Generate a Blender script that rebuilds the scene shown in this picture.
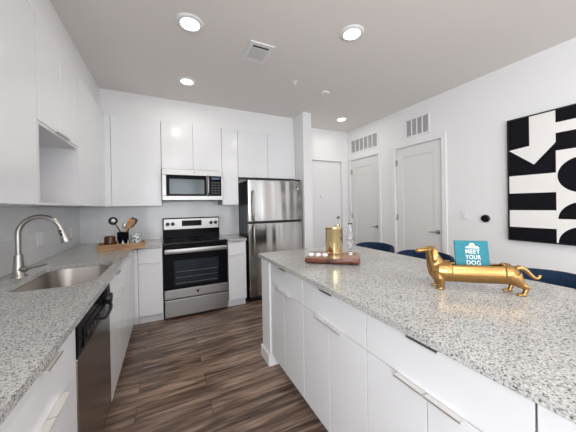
import bpy, bmesh, math, random
from mathutils import Vector, Matrix
random.seed(7)
R = math.radians
PI = math.pi
for o in list(bpy.data.objects): bpy.data.objects.remove(o)
scn = bpy.context.scene
COL = scn.collection

# ------------------------------------------------------------------ camera
cam_d = bpy.data.cameras.new('camera'); cam = bpy.data.objects.new('camera', cam_d); COL.objects.link(cam)
FPX, YAW, PITCH, ROLL, SY, CX, CH = 247.891, 26.1243, -0.2817, -1.0241, -8.8063, 0.9727, 1.3405
yw, pt_, rl = R(YAW), R(PITCH), R(ROLL)
fw = Vector((math.sin(yw)*math.cos(pt_), math.cos(yw)*math.cos(pt_), math.sin(pt_)))
rt = Vector((math.cos(yw), -math.sin(yw), 0)); up = rt.cross(fw)
r2 = rt*math.cos(rl)+up*math.sin(rl); u2 = -rt*math.sin(rl)+up*math.cos(rl)
M = Matrix((r2, u2, -fw)).transposed().to_4x4(); M.translation = Vector((CX, 0, CH))
cam.matrix_world = M
cam_d.sensor_width = 36; cam_d.lens = 36*FPX/576; cam_d.shift_y = SY/576
cam_d.clip_start = .02
scn.camera = cam

# ------------------------------------------------------------------ world, light, exposure
scn.view_settings.view_transform = 'Standard'; scn.view_settings.look = 'None'
scn.view_settings.gamma = 1; scn.view_settings.use_curve_mapping = False
scn.view_settings.exposure = -0.02
w = bpy.data.worlds.new('world'); scn.world = w; w.use_nodes = True
bg = w.node_tree.nodes['Background']; bg.inputs[0].default_value = (.75, .86, 1, 1); bg.inputs[1].default_value = 1.2

def area(name, loc, rot, sx, sy, power, color=(1, 1, 1), shape='RECTANGLE'):
    d = bpy.data.lights.new(name, 'AREA'); d.shape = shape; d.size = sx
    if shape == 'RECTANGLE': d.size_y = sy
    d.energy = power; d.color = color
    o = bpy.data.objects.new(name, d); COL.objects.link(o); o.location = loc; o.rotation_euler = rot
    return o
DAY = (.95, .975, 1)
YR = -3.6                       # inner face of the wall behind the camera
# daylight of the rear windows and of an added side window (in the window openings, facing into the room)
area('window_daylight', (1.125, YR-.13, 1.40), (R(90), 0, 0), 1.85, 2.2, 58, DAY)
area('window_daylight', (3.125, YR-.13, 1.40), (R(90), 0, 0), 1.85, 2.2, 40, DAY)
area('window_daylight', (-.14, -1.9, 1.45), (0, -R(90), 0), 1.7, 2.0, 140, DAY)  # added side light, brightens the right wall evenly
LAMP_POWER = 3.2
LAMP_COL = (1, .93, .85)

# ------------------------------------------------------------------ materials
def nmat(name):
    m = bpy.data.materials.new(name); m.use_nodes = True
    nt = m.node_tree; b = nt.nodes['Principled BSDF']
    return m, nt, b
def pm(name, col, rough=.5, metal=0, spec=.5, coat=0, emis=None, es=0, trans=0, ior=1.5, noise=0, nscale=30, bump=0, bscale=200):
    m, nt, b = nmat(name)
    b.inputs['Base Color'].default_value = (*col, 1); b.inputs['Roughness'].default_value = rough
    b.inputs['Metallic'].default_value = metal; b.inputs['Specular IOR Level'].default_value = spec
    b.inputs['Coat Weight'].default_value = coat; b.inputs['Coat Roughness'].default_value = .05
    b.inputs['Transmission Weight'].default_value = trans; b.inputs['IOR'].default_value = ior
    if emis: b.inputs['Emission Color'].default_value = (*emis, 1); b.inputs['Emission Strength'].default_value = es
    tc = nt.nodes.new('ShaderNodeTexCoord')
    if noise:
        n = nt.nodes.new('ShaderNodeTexNoise'); n.inputs['Scale'].default_value = nscale; n.inputs['Detail'].default_value = 4
        nt.links.new(tc.outputs['Object'], n.inputs['Vector'])
        mx = nt.nodes.new('ShaderNodeMix'); mx.data_type = 'RGBA'
        mx.inputs[6].default_value = (*[c*(1-noise) for c in col], 1); mx.inputs[7].default_value = (*[min(1, c*(1+noise)) for c in col], 1)
        nt.links.new(n.outputs['Fac'], mx.inputs[0]); nt.links.new(mx.outputs[2], b.inputs['Base Color'])
    if bump:
        n = nt.nodes.new('ShaderNodeTexNoise'); n.inputs['Scale'].default_value = bscale; n.inputs['Detail'].default_value = 3
        nt.links.new(tc.outputs['Object'], n.inputs['Vector'])
        bp = nt.nodes.new('ShaderNodeBump'); bp.inputs['Strength'].default_value = bump; bp.inputs['Distance'].default_value = .001
        nt.links.new(n.outputs['Fac'], bp.inputs['Height']); nt.links.new(bp.outputs['Normal'], b.inputs['Normal'])
    return m
def ramp(nt, stops):
    r = nt.nodes.new('ShaderNodeValToRGB'); e = r.color_ramp.elements
    while len(e) < len(stops): e.new(.5)
    for k, (p, c) in enumerate(stops): e[k].position = p; e[k].color = (*c, 1)
    return r

WALL = pm('wall_paint', (.83, .83, .835), .75, bump=.15, bscale=350)
CEIL = pm('ceiling_paint', (.83, .795, .765), .9, bump=.3, bscale=260)
TRIMM = pm('trim_paint', (.82, .82, .825), .35)
DOORM = pm('door_paint', (.76, .755, .745), .4)
CAB = pm('gloss_white_laminate', (.81, .82, .84), .16, spec=.45, noise=.01, nscale=3)
CABIN = pm('cabinet_carcass', (.74, .74, .76), .5)
GAP = pm('cabinet_gap_shade', (.62, .62, .64), .6)  # carcass grey standing in for shade in the gaps between fronts
NICK = pm('brushed_nickel', (.43, .41, .385), .30, 1)
PULLM = pm('satin_aluminium_pull', (.80, .775, .75), .45, .55)
BLK = pm('black_plastic', (.010, .010, .011), .35, spec=.35)
BGLASS = pm('black_glass', (.006, .007, .009), .06, spec=.4)
DARKIN = pm('dark_oven_interior', (.03, .035, .042), .25)
BLACKGLOSS = pm('black_enamel', (.006, .006, .008), .12, spec=.05)
WHITEP = pm('white_plastic', (.82, .82, .82), .35)
GRILLE = pm('grille_shadow_grey', (.36, .36, .37), .6)
LED = pm('lamp_diffuser', (1, 1, 1), .5, emis=(1, .96, .9), es=5)
GOLD = pm('polished_gold', (.74, .60, .33), .08, 1)
GOLDR = pm('brushed_gold', (.43, .255, .095), .27, 1, noise=.12, nscale=25)
NAVY = pm('navy_velvet', (.010, .025, .056), .85, noise=.5, nscale=35, spec=.2)
GLASS = pm('clear_glass', (1, 1, 1), .02, trans=1, ior=1.45)
TEAL = pm('teal_cover', (.002, .175, .225), .6, noise=.18, nscale=60)
WHITEI = pm('white_ink', (.85, .85, .82), .5)
YELLOW = pm('yellow_ink', (.75, .50, .08), .5)
ARTW = pm('canvas_white', (.86, .84, .82), .6)
ARTB = pm('canvas_black', (.006, .0055, .009), .6, spec=.12)
DISPLAY = pm('display_blue', (.02, .05, .1), .3, emis=(.25, .5, .8), es=.1)
RUBBER = pm('dark_rubber', (.02, .02, .02), .7)

def steel(name, col=(.60, .59, .575), rough=.24, axis='z', wav=0.0):
    m, nt, b = nmat(name)
    b.inputs['Base Color'].default_value = (*col, 1); b.inputs['Metallic'].default_value = 1; b.inputs['Roughness'].default_value = rough
    tc = nt.nodes.new('ShaderNodeTexCoord'); mp = nt.nodes.new('ShaderNodeMapping')
    sc = {'z': (260, 260, 3), 'x': (3, 260, 260)}[axis]
    mp.inputs['Scale'].default_value = sc; nt.links.new(tc.outputs['Object'], mp.inputs['Vector'])
    n = nt.nodes.new('ShaderNodeTexNoise'); n.inputs['Scale'].default_value = 1; nt.links.new(mp.outputs['Vector'], n.inputs['Vector'])
    mr = nt.nodes.new('ShaderNodeMapRange'); mr.inputs['To Min'].default_value = rough-.02; mr.inputs['To Max'].default_value = rough+.03
    nt.links.new(n.outputs['Fac'], mr.inputs['Value']); nt.links.new(mr.outputs['Result'], b.inputs['Roughness'])
    if wav:
        m2 = nt.nodes.new('ShaderNodeMapping'); m2.inputs['Scale'].default_value = (8, 8, .7); nt.links.new(tc.outputs['Object'], m2.inputs['Vector'])
        n2 = nt.nodes.new('ShaderNodeTexNoise'); n2.inputs['Scale'].default_value = 1; n2.inputs['Detail'].default_value = 0
        nt.links.new(m2.outputs['Vector'], n2.inputs['Vector'])
        bp = nt.nodes.new('ShaderNodeBump'); bp.inputs['Strength'].default_value = 1; bp.inputs['Distance'].default_value = wav
        nt.links.new(n2.outputs['Fac'], bp.inputs['Height']); nt.links.new(bp.outputs['Normal'], b.inputs['Normal'])
    return m
STEEL = pm('stainless_steel', (.37, .36, .35), .34, 1)
STEELW = steel('stainless_steel_door', col=(.38, .37, .36), rough=.15, wav=.010)
STEELD = steel('stainless_steel_dark', col=(.34, .32, .31), rough=.24)
SINKM = pm('sink_steel', (.40, .365, .34), .36, 1)

def granite():
    m, nt, b = nmat('granite')
    tc = nt.nodes.new('ShaderNodeTexCoord')
    L = nt.links.new
    n1 = nt.nodes.new('ShaderNodeTexNoise'); n1.inputs['Scale'].default_value = 165; n1.inputs['Detail'].default_value = 5; n1.inputs['Roughness'].default_value = .62
    L(tc.outputs['Object'], n1.inputs['Vector'])
    r1 = ramp(nt, [(.33, (.16, .16, .16)), (.42, (.42, .42, .415)), (.52, (.58, .58, .57)), (.66, (.72, .72, .71))]); L(n1.outputs['Fac'], r1.inputs['Fac'])
    v = nt.nodes.new('ShaderNodeTexVoronoi'); v.inputs['Scale'].default_value = 230; L(tc.outputs['Object'], v.inputs['Vector'])
    sp = nt.nodes.new('ShaderNodeSeparateColor'); L(v.outputs['Color'], sp.inputs['Color'])
    r2_ = ramp(nt, [(0, (1, 1, 1)), (.80, (1, 1, 1)), (.83, (.50, .50, .50)), (.92, (.10, .10, .105))]); r2_.color_ramp.interpolation = 'CONSTANT'
    L(sp.outputs['Red'], r2_.inputs['Fac'])
    mx = nt.nodes.new('ShaderNodeMix'); mx.data_type = 'RGBA'; mx.blend_type = 'MULTIPLY'; mx.inputs[0].default_value = .80
    L(r1.outputs['Color'], mx.inputs[6]); L(r2_.outputs['Color'], mx.inputs[7])
    n3 = nt.nodes.new('ShaderNodeTexNoise'); n3.inputs['Scale'].default_value = 4; n3.inputs['Detail'].default_value = 3; L(tc.outputs['Object'], n3.inputs['Vector'])
    r3 = ramp(nt, [(.35, (.90, .90, .90)), (.65, (1, 1, .985))]); L(n3.outputs['Fac'], r3.inputs['Fac'])
    m3 = nt.nodes.new('ShaderNodeMix'); m3.data_type = 'RGBA'; m3.blend_type = 'MULTIPLY'; m3.inputs[0].default_value = 1
    L(mx.outputs[2], m3.inputs[6]); L(r3.outputs['Color'], m3.inputs[7])
    L(m3.outputs[2], b.inputs['Base Color']); b.inputs['Roughness'].default_value = .18; b.inputs['Specular IOR Level'].default_value = .5
    return m
GRAN = granite()

def plank_floor():
    m, nt, b = nmat('vinyl_plank_floor'); L = nt.links.new
    tc = nt.nodes.new('ShaderNodeTexCoord')
    br = nt.nodes.new('ShaderNodeTexBrick'); br.offset = .37; br.offset_frequency = 2
    br.inputs['Scale'].default_value = 1; br.inputs['Brick Width'].default_value = 1.22; br.inputs['Row Height'].default_value = .15
    br.inputs['Mortar Size'].default_value = .0018; br.inputs['Mortar Smooth'].default_value = .3; br.inputs['Bias'].default_value = 0
    br.inputs['Color1'].default_value = (0, 0, 0, 1); br.inputs['Color2'].default_value = (1, 1, 1, 1); br.inputs['Mortar'].default_value = (.5, .5, .5, 1)
    L(tc.outputs['Object'], br.inputs['Vector'])
    # streaks along the planks, shifted per plank
    sv = nt.nodes.new('ShaderNodeVectorMath'); sv.operation = 'MULTIPLY'; sv.inputs[1].default_value = (7, 13, 5); L(br.outputs['Color'], sv.inputs[0])
    mp = nt.nodes.new('ShaderNodeMapping'); mp.inputs['Scale'].default_value = (2.2, 24, 1); L(tc.outputs['Object'], mp.inputs['Vector'])
    ad = nt.nodes.new('ShaderNodeVectorMath'); ad.operation = 'ADD'; L(mp.outputs['Vector'], ad.inputs[0]); L(sv.outputs['Vector'], ad.inputs[1])
    n = nt.nodes.new('ShaderNodeTexNoise'); n.inputs['Scale'].default_value = 1; n.inputs['Detail'].default_value = 6; n.inputs['Roughness'].default_value = .6; n.inputs['Distortion'].default_value = .6
    L(ad.outputs['Vector'], n.inputs['Vector'])
    r = ramp(nt, [(.34, (.055, .033, .024)), (.45, (.145, .094, .067)), (.56, (.28, .19, .14)), (.70, (.44, .335, .265))]); L(n.outputs['Fac'], r.inputs['Fac'])
    sp = nt.nodes.new('ShaderNodeSeparateColor'); L(br.outputs['Color'], sp.inputs['Color'])
    mr = nt.nodes.new('ShaderNodeMapRange'); mr.inputs['To Min'].default_value = .78; mr.inputs['To Max'].default_value = 1.15; L(sp.outputs['Red'], mr.inputs['Value'])
    mu = nt.nodes.new('ShaderNodeVectorMath'); mu.operation = 'SCALE'; L(r.outputs['Color'], mu.inputs[0]); L(mr.outputs['Result'], mu.inputs['Scale'])
    mx = nt.nodes.new('ShaderNodeMix'); mx.data_type = 'RGBA'; L(br.outputs['Fac'], mx.inputs[0]); L(mu.outputs['Vector'], mx.inputs[6]); mx.inputs[7].default_value = (.03, .02, .016, 1)
    L(mx.outputs[2], b.inputs['Base Color'])
    b.inputs['Roughness'].default_value = .33; b.inputs['Specular IOR Level'].default_value = .45
    bp = nt.nodes.new('ShaderNodeBump'); bp.inputs['Strength'].default_value = .25; bp.inputs['Distance'].default_value = .0015; L(n.outputs['Fac'], bp.inputs['Height']); L(bp.outputs['Normal'], b.inputs['Normal'])
    return m
FLOORM = plank_floor()

def tile_mat(name, vert_axis_swap):
    m, nt, b = nmat(name); L = nt.links.new
    tc = nt.nodes.new('ShaderNodeTexCoord'); sx = nt.nodes.new('ShaderNodeSeparateXYZ'); L(tc.outputs['Object'], sx.inputs[0])
    cb = nt.nodes.new('ShaderNodeCombineXYZ'); L(sx.outputs['Y' if vert_axis_swap else 'X'], cb.inputs['X']); L(sx.outputs['Z'], cb.inputs['Y'])
    br = nt.nodes.new('ShaderNodeTexBrick'); br.offset = .5; br.inputs['Scale'].default_value = 1
    br.inputs['Brick Width'].default_value = .305; br.inputs['Row Height'].default_value = .1145; br.inputs['Mortar Size'].default_value = .0022; br.inputs['Mortar Smooth'].default_value = .2
    br.inputs['Color1'].default_value = (.74, .75, .765, 1); br.inputs['Color2'].default_value = (.78, .79, .80, 1); br.inputs['Mortar'].default_value = (.84, .84, .84, 1)
    L(cb.outputs['Vector'], br.inputs['Vector']); L(br.outputs['Color'], b.inputs['Base Color'])
    b.inputs['Roughness'].default_value = .12
    bp = nt.nodes.new('ShaderNodeBump'); bp.inputs['Strength'].default_value = .5; bp.inputs['Distance'].default_value = .001; bp.invert = True
    L(br.outputs['Fac'], bp.inputs['Height']); L(bp.outputs['Normal'], b.inputs['Normal'])
    return m
TILEL = tile_mat('glass_tile_left', True); TILEB = tile_mat('glass_tile_back', False)

def wood(name, c1, c2, scale=(3, 30, 30), rough=.45, knots=False):
    m, nt, b = nmat(name); L = nt.links.new
    tc = nt.nodes.new('ShaderNodeTexCoord'); mp = nt.nodes.new('ShaderNodeMapping'); mp.inputs['Scale'].default_value = scale; L(tc.outputs['Object'], mp.inputs['Vector'])
    n = nt.nodes.new('ShaderNodeTexNoise'); n.inputs['Scale'].default_value = 1.5; n.inputs['Detail'].default_value = 5; n.inputs['Distortion'].default_value = 1.2; L(mp.outputs['Vector'], n.inputs['Vector'])
    r = ramp(nt, [(.35, c1), (.65, c2)]); L(n.outputs['Fac'], r.inputs['Fac']); L(r.outputs['Color'], b.inputs['Base Color']); b.inputs['Roughness'].default_value = rough
    return m
OAK = wood('oiled_oak', (.26, .135, .055), (.50, .29, .13))
WALNUT = wood('rustic_red_wood', (.030, .008, .006), (.22, .065, .035), (6, 28, 20), .38)
WALTOP = wood('rustic_wood_top', (.20, .085, .045), (.46, .25, .15), (5, 26, 10), .3)
JARW = wood('dark_jar_wood', (.025, .008, .003), (.15, .05, .018), (25, 25, 60), .3)
SPOONW = wood('orange_spoon_wood', (.36, .15, .04), (.58, .27, .09), (30, 30, 5), .5)

def checker_mat(name, a, bcol, scale):
    m, nt, b = nmat(name); L = nt.links.new
    tc = nt.nodes.new('ShaderNodeTexCoord'); v = nt.nodes.new('ShaderNodeTexVoronoi'); v.inputs['Scale'].default_value = scale
    L(tc.outputs['Object'], v.inputs['Vector']); r = ramp(nt, [(.0, bcol), (.42, bcol), (.47, a)]); L(v.outputs['Distance'], r.inputs['Fac'])
    L(r.outputs['Color'], b.inputs['Base Color']); b.inputs['Roughness'].default_value = .25
    return m
MUGM = checker_mat('white_mug_blue_pattern', (.82, .82, .80), (.13, .24, .33), 38)

# ------------------------------------------------------------------ mesh helpers
def nb(): return bmesh.new()
def box(bm, x0, x1, y0, y1, z0, z1, bev=0):
    if x0 > x1: x0, x1 = x1, x0
    if y0 > y1: y0, y1 = y1, y0
    if z0 > z1: z0, z1 = z1, z0
    g = bmesh.ops.create_cube(bm, size=1)['verts']
    bmesh.ops.scale(bm, vec=(x1-x0, y1-y0, z1-z0), verts=g); bmesh.ops.translate(bm, vec=((x0+x1)/2, (y0+y1)/2, (z0+z1)/2), verts=g)
    if bev:
        es = list({e for v in g for e in v.link_edges})
        bmesh.ops.bevel(bm, geom=es, offset=bev, segments=2, affect='EDGES', profile=.6)
    return bm
def bx(*a, **k): return box(nb(), *a, **k)
def loft(bm, rings, cap=True, closed=True):
    vs = [[bm.verts.new(p) for p in r] for r in rings]
    n = len(rings[0])
    for a, b in zip(vs, vs[1:]):
        for i in range(n if closed else n-1):
            j = (i+1) % n
            try: bm.faces.new((a[i], a[j], b[j], b[i]))
            except ValueError: pass
    if cap:
        bm.faces.new(list(reversed(vs[0]))); bm.faces.new(vs[-1])
    return vs
def lathe(bm, prof, c=(0, 0, 0), seg=28, axis='z', cap=True):
    rings = []
    for r, h in prof:
        ring = []
        for i in range(seg):
            a = 2*PI*i/seg; x, y = max(r, 1e-4)*math.cos(a), max(r, 1e-4)*math.sin(a)
            p = {'z': (x, y, h), 'x': (h, x, y), 'y': (x, h, -y)}[axis]
            ring.append((c[0]+p[0], c[1]+p[1], c[2]+p[2]))
        rings.append(ring)
    loft(bm, rings, cap)
    return bm
def tube(bm, pts, rad, seg=12, flat=1.0):
    pts = [Vector(p) for p in pts]
    if not isinstance(rad, (list, tuple)): rad = [rad]*len(pts)
    t0 = (pts[1]-pts[0]).normalized()
    n = t0.cross(Vector((0, 0, 1)));
    if n.length < .1: n = t0.cross(Vector((0, 1, 0)))
    n.normalize(); rings = []
    for i, p in enumerate(pts):
        t = (pts[min(i+1, len(pts)-1)]-pts[max(i-1, 0)]).normalized()
        n = (n-t*n.dot(t)).normalized(); b = t.cross(n)
        rings.append([p+(n*math.cos(2*PI*k/seg)+b*flat*math.sin(2*PI*k/seg))*rad[i] for k in range(seg)])
    loft(bm, rings); return bm
def prism(bm, poly, h0, h1, plane='xy'):
    def P(a, b, h): return {'xy': (a, b, h), 'yz': (h, a, b), 'xz': (a, h, b)}[plane]
    loft(bm, [[P(a, b, h0) for a, b in poly], [P(a, b, h1) for a, b in poly]]); return bm
def ellipsoid(bm, c, r, seg=20):
    g = bmesh.ops.create_uvsphere(bm, u_segments=seg, v_segments=seg//2, radius=1)['verts']
    bmesh.ops.scale(bm, vec=r, verts=g); bmesh.ops.translate(bm, vec=c, verts=g); return bm
def smoothpts(pts, n=6):
    pts = [Vector(p) for p in pts]; out = []
    for i in range(len(pts)-1):
        p0 = pts[max(i-1, 0)]; p1 = pts[i]; p2 = pts[i+1]; p3 = pts[min(i+2, len(pts)-1)]
        for k in range(n):
            t = k/n
            out.append(.5*((2*p1)+(p2-p0)*t+(2*p0-5*p1+4*p2-p3)*t*t+(3*p1-p0-3*p2+p3)*t**3))
    out.append(pts[-1]); return out

ORG = {}
def thing(name, label, cat, loc=(0, 0, 0), rotz=0, group=None):
    o = bpy.data.objects.new(name, None); COL.objects.link(o); o.location = loc; o.rotation_euler = (0, 0, rotz)
    o.empty_display_size = .05; o['label'] = label; o['category'] = cat
    if group: o['group'] = group
    ORG[o.name] = Vector(loc); return o
def obj(name, bm, mat, parent=None, smooth=False, local=False, label=None):
    if parent is not None:
        off = ORG[parent.name]
        if not local: bmesh.ops.translate(bm, vec=-off, verts=bm.verts)
    bmesh.ops.recalc_face_normals(bm, faces=bm.faces)
    me = bpy.data.meshes.new(name); bm.to_mesh(me); bm.free()
    if smooth:
        for p in me.polygons: p.use_smooth = True
        if smooth != 'all':
            try: me.set_sharp_from_angle(angle=R(40))
            except Exception: pass
    me.materials.append(mat); o = bpy.data.objects.new(name, me); COL.objects.link(o)
    if parent is not None: o.parent = parent; ORG[o.name] = ORG[parent.name]
    if label: o['label'] = label
    return o
def tag(o, label, cat, group=None):
    o['label'] = label; o['category'] = cat
    if group: o['group'] = group
    return o
def struct(name, bm, mat):
    o = obj(name, bm, mat); o['kind'] = 'structure'; return o
def base_origin(o):
    """move a single-mesh thing's origin to its own base centre"""
    me = o.data; xs = [v.co for v in me.vertices]
    c = Vector(((min(v.x for v in xs)+max(v.x for v in xs))/2, (min(v.y for v in xs)+max(v.y for v in xs))/2, min(v.z for v in xs)))
    me.transform(Matrix.Translation(-c)); o.location = c; return o

# ------------------------------------------------------------------ the room
D = 3.905; H = 2.78; XR = 4.232; TK = .12
CT = .914; CB = .884; UB = 1.372; UT = 2.465; SF = .279
struct('floor', bx(-TK, XR+TK, YR-TK, D+TK, -.08, 0), FLOORM)
struct('ceiling', bx(-TK, XR+TK, YR-TK, D+TK, H, H+.08), CEIL)
bm = nb(); LY0, LY1 = -2.9, -.9
box(bm, -TK, 0, YR-TK, LY0, 0, H); box(bm, -TK, 0, LY1, D+TK, 0, H); box(bm, -TK, 0, LY0, LY1, 0, .6); box(bm, -TK, 0, LY0, LY1, 2.3, H)
struct('wall_left', bm, WALL)
bm = nb(); f = .045
box(bm, -.09, -.04, LY0, LY0+f, .6, 2.3); box(bm, -.09, -.04, LY1-f, LY1, .6, 2.3); box(bm, -.09, -.04, LY0+f, LY1-f, .6, .6+f); box(bm, -.09, -.04, LY0+f, LY1-f, 2.3-f, 2.3); box(bm, -.09, -.04, -1.93, -1.87, .6+f, 2.3-f)
struct('window_3', bm, BLK)  # unseen window, added to let side light onto the right wall
# back wall (kitchen part and entry wall, with the entry door opening)
EX0, EX1, EZ = 3.20, 4.066, 2.185
bm = nb(); box(bm, 0, EX0, D, D+TK, 0, H); box(bm, EX1, XR+TK, D, D+TK, 0, H); box(bm, EX0, EX1, D, D+TK, EZ, H)
struct('wall_back', bm, WALL)
# right wall with two door openings
D2 = (3.11, 3.822, 2.203); D3 = (2.031, 2.768, 2.199)
bm = nb()
box(bm, XR, XR+TK, YR-TK, D3[0], 0, H); box(bm, XR, XR+TK, D3[1], D2[0], 0, H); box(bm, XR, XR+TK, D2[1], D, 0, H)
box(bm, XR, XR+TK, D3[0], D3[1], D3[2], H); box(bm, XR, XR+TK, D2[0], D2[1], D2[2], H)
struct('wall_right', bm, WALL)
# rear wall behind the camera with two window openings
bm = nb(); z0, z1 = .3, 2.5
box(bm, 0, .2, YR-TK, YR, 0, H); box(bm, 2.05, 2.2, YR-TK, YR, 0, H); box(bm, 4.05, XR, YR-TK, YR, 0, H)
for a, b in ((.2, 2.05), (2.2, 4.05)): box(bm, a, b, YR-TK, YR, 0, z0); box(bm, a, b, YR-TK, YR, z1, H)
struct('wall_rear', bm, WALL)
for i, (a, b) in enumerate(((.2, 2.05), (2.2, 4.05))):
    bm = nb(); f = .045
    box(bm, a, a+f, YR-.09, YR-.04, z0, z1); box(bm, b-f, b, YR-.09, YR-.04, z0, z1); box(bm, a+f, b-f, YR-.09, YR-.04, z0, z0+f); box(bm, a+f, b-f, YR-.09, YR-.04, z1-f, z1)
    box(bm, (a+b)/2-.03, (a+b)/2+.03, YR-.09, YR-.04, z0+f, z1-f)
    wn = struct('window_%d' % (i+1), bm, BLK)
# wing wall beside the refrigerator
WX0, WX1, WY = 2.873, 3.022, 3.306
struct('wall_wing', bx(WX0, WX1, WY, D, 0, H), WALL)
# soffit above the cabinets
bm = nb(); prism(bm, [(0, YR), (SF, YR), (SF, D-SF), (WX0, D-SF), (WX0, D), (0, D)], UT+.012, H)
struct('wall_soffit', bm, WALL)
# tiled backsplash
struct('wall_backsplash_left', bx(0, .008, .3, D-.008, CT, UB), TILEL)
struct('wall_backsplash_back', bx(.008, 1.945, D-.008, D, CT, UB+.05), TILEB)
# baseboards
def bb(name, *a): struct(name, bx(*a, bev=.003), TRIMM)
bb('baseboard_right', XR-.014, XR, YR, D3[0]-.07, 0, .11)
bb('baseboard_right_middle', XR-.014, XR, D3[1]+.07, D2[0]-.07, 0, .11)
bb('baseboard_wing', WX0, WX1+.014, WY-.014, WY, 0, .11)
bb('baseboard_wing_side', WX1, WX1+.014, WY, D, 0, .11)
bb('baseboard_rear', .014, XR-.014, YR, YR+.014, 0, .11)
bb('baseboard_left', 0, .014, YR, .28, 0, .11)

# interior doors
def casing(name, y0, y1, zt, cw=.062):
    bm = nb()
    box(bm, XR-.018, XR, y0-cw, y0, 0, zt, bev=.003); box(bm, XR-.018, XR, y1, y1+cw, 0, zt, bev=.003); box(bm, XR-.018, XR, y0-cw, y1+cw, zt, zt+cw, bev=.003)
    struct(name, bm, TRIMM)
def int_door(n, y0, y1, zt):
    g = .005; x0, x1 = XR+.012, XR+.05; s = .115
    a, b, c, d = y0+g, y1-g, .01, zt-.012
    bm = nb()
    box(bm, x0, x1, a, a+s, c, d); box(bm, x0, x1, b-s, b, c, d); box(bm, x0, x1, a+s, b-s, d-s-.02, d); box(bm, x0, x1, a+s, b-s, c, c+.22)
    box(bm, x0+.011, x1-.008, a+s, b-s, c+.22, d-s-.02)
    # small ogee step round the panel
    for q in ((a+s, a+s+.012, c+.22, d-s-.02), (b-s-.012, b-s, c+.22, d-s-.02)): box(bm, x0+.005, x0+.012, q[0], q[1], q[2], q[3])
    box(bm, x0+.005, x0+.012, a+s+.012, b-s-.012, d-s-.032, d-s-.02)
    o = struct(n, bm, DOORM); ORG[o.name] = Vector((0, 0, 0))
    # lever at the near stile, pointing to the hinges
    bm = nb(); ly = a+.065; lz = .955
    lathe(bm, [(.001, 0), (.028, 0), (.028, -.008), (.012, -.012), (.011, -.05), (.001, -.05)], (x0, ly, lz), 20, 'x')
    tube(bm, smoothpts([(x0-.045, ly-.005, lz), (x0-.05, ly+.03, lz+.002), (x0-.05, ly+.095, lz-.004)], 4), [.009]*4+[.0085]*4+[.007], 10)
    obj('door_lever', bm, NICK, o, True)
    for hz in (1.98, 1.13, .28):
        bm = nb(); lathe(bm, [(.001, -.05), (.008, -.05), (.008, .05), (.001, .05)], (x0-.006, b+.002, hz), 12); box(bm, x0-.002, x0+.001, b-.03, b, hz-.045, hz+.045)
        obj('hinge', bm, NICK, o, True)
    return o
int_door('door_2', *D2); casing('trim_door_2', *D2, cw=.05)
int_door('door_3', *D3); casing('trim_door_3', *D3)
# entry door (flat)
bm = nb(); box(bm, EX0+.006, EX1-.006, D+.02, D+.062, .01, EZ-.008, bev=.002)
o = struct('door_1', bm, TRIMM); ORG[o.name] = Vector((0, 0, 0))
bm = nb(); lathe(bm, [(.001, 0), (.012, 0), (.012, -.008), (.001, -.009)], (3.583, D+.02, 1.507), 16, 'y'); obj('peephole', bm, NICK, o, True)
bm = nb(); lathe(bm, [(.001, 0), (.034, 0), (.032, -.018), (.001, -.020)], (3.985, D+.02, 1.10), 20, 'y'); box(bm, 3.978, 3.992, D-.022, D, 1.078, 1.122, bev=.003); obj('deadbolt', bm, NICK, o, True)
bm = nb(); lathe(bm, [(.001, 0), (.030, 0), (.030, -.01), (.011, -.014), (.011, -.05), (.001, -.05)], (3.985, D+.02, .95), 20, 'y')
tube(bm, [(3.99, D-.028, .95), (3.93, D-.03, .95), (3.875, D-.03, .945)], [.009, .009, .007], 10); obj('door_lever', bm, NICK, o, True)
bm = nb(); cw = .065
box(bm, EX0-cw, EX0, D-.018, D, 0, EZ, bev=.003); box(bm, EX1, EX1+cw, D-.018, D, 0, EZ, bev=.003); box(bm, EX0-cw, EX1+cw, D-.018, D, EZ, EZ+.006, bev=.002)
struct('trim_door_1', bm, TRIMM)

# ------------------------------------------------------------------ cabinets
def pull(bm, axis, a, b, face, z, out=1, drop=.004):
    """thin tab pull hooked over the top edge of a front; a..b along the run"""
    t = .0025; pr = .024
    e = face+out*pr
    if axis == 'y':   # front faces +-x
        box(bm, face-out*.012, e, a, b, z, z+t); box(bm, e-out*t, e, a, b, z-drop, z+t)
    else:
        box(bm, a, b, face-out*.012, e, z, z+t); box(bm, a, b, e-out*t, e, z-drop, z+t)
    return bm
def pull_down(bm, axis, a, b, face, z, out=1, rise=.012):
    t = .0025; e = face+out*.016
    if axis == 'y': box(bm, face-out*.012, e, a, b, z-t, z); box(bm, e-out*t, e, a, b, z-t, z+rise)
    else: box(bm, a, b, face-out*.012, e, z-t, z); box(bm, a, b, e-out*t, e, z-t, z+rise)
    return bm
def front(name, axis, a, b, z0, z1, face, out, parent, handle=None, g=.0018):
    th = .019
    bm = nb()
    if axis == 'y': box(bm, face-out*th, face, a+g, b-g, z0+g, z1-g, bev=.0012)
    else: box(bm, a+g, b-g, face-out*th, face, z0+g, z1-g, bev=.0012)
    f = obj(name, bm, CAB, parent)
    if handle:
        ha, hb, side = handle
        hm = pull(nb(), axis, ha, hb, face, z1-g, out) if side == 'top' else pull_down(nb(), axis, ha, hb, face, z0+g, out)
        obj('handle', hm, PULLM, f)
    return f
def carcass(axis, a, b, z0, z1, back, frontf, out, parent, name='body'):
    e = .0006; f = frontf-out*.0205
    bm = nb()
    if axis == 'y': box(bm, back, f, a+e, b-e, z0, z1)
    else: box(bm, a+e, b-e, back, f, z0, z1)
    return obj(name, bm, GAP if name == 'body' else CABIN, parent)
DZ = .705   # drawer / door split
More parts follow.
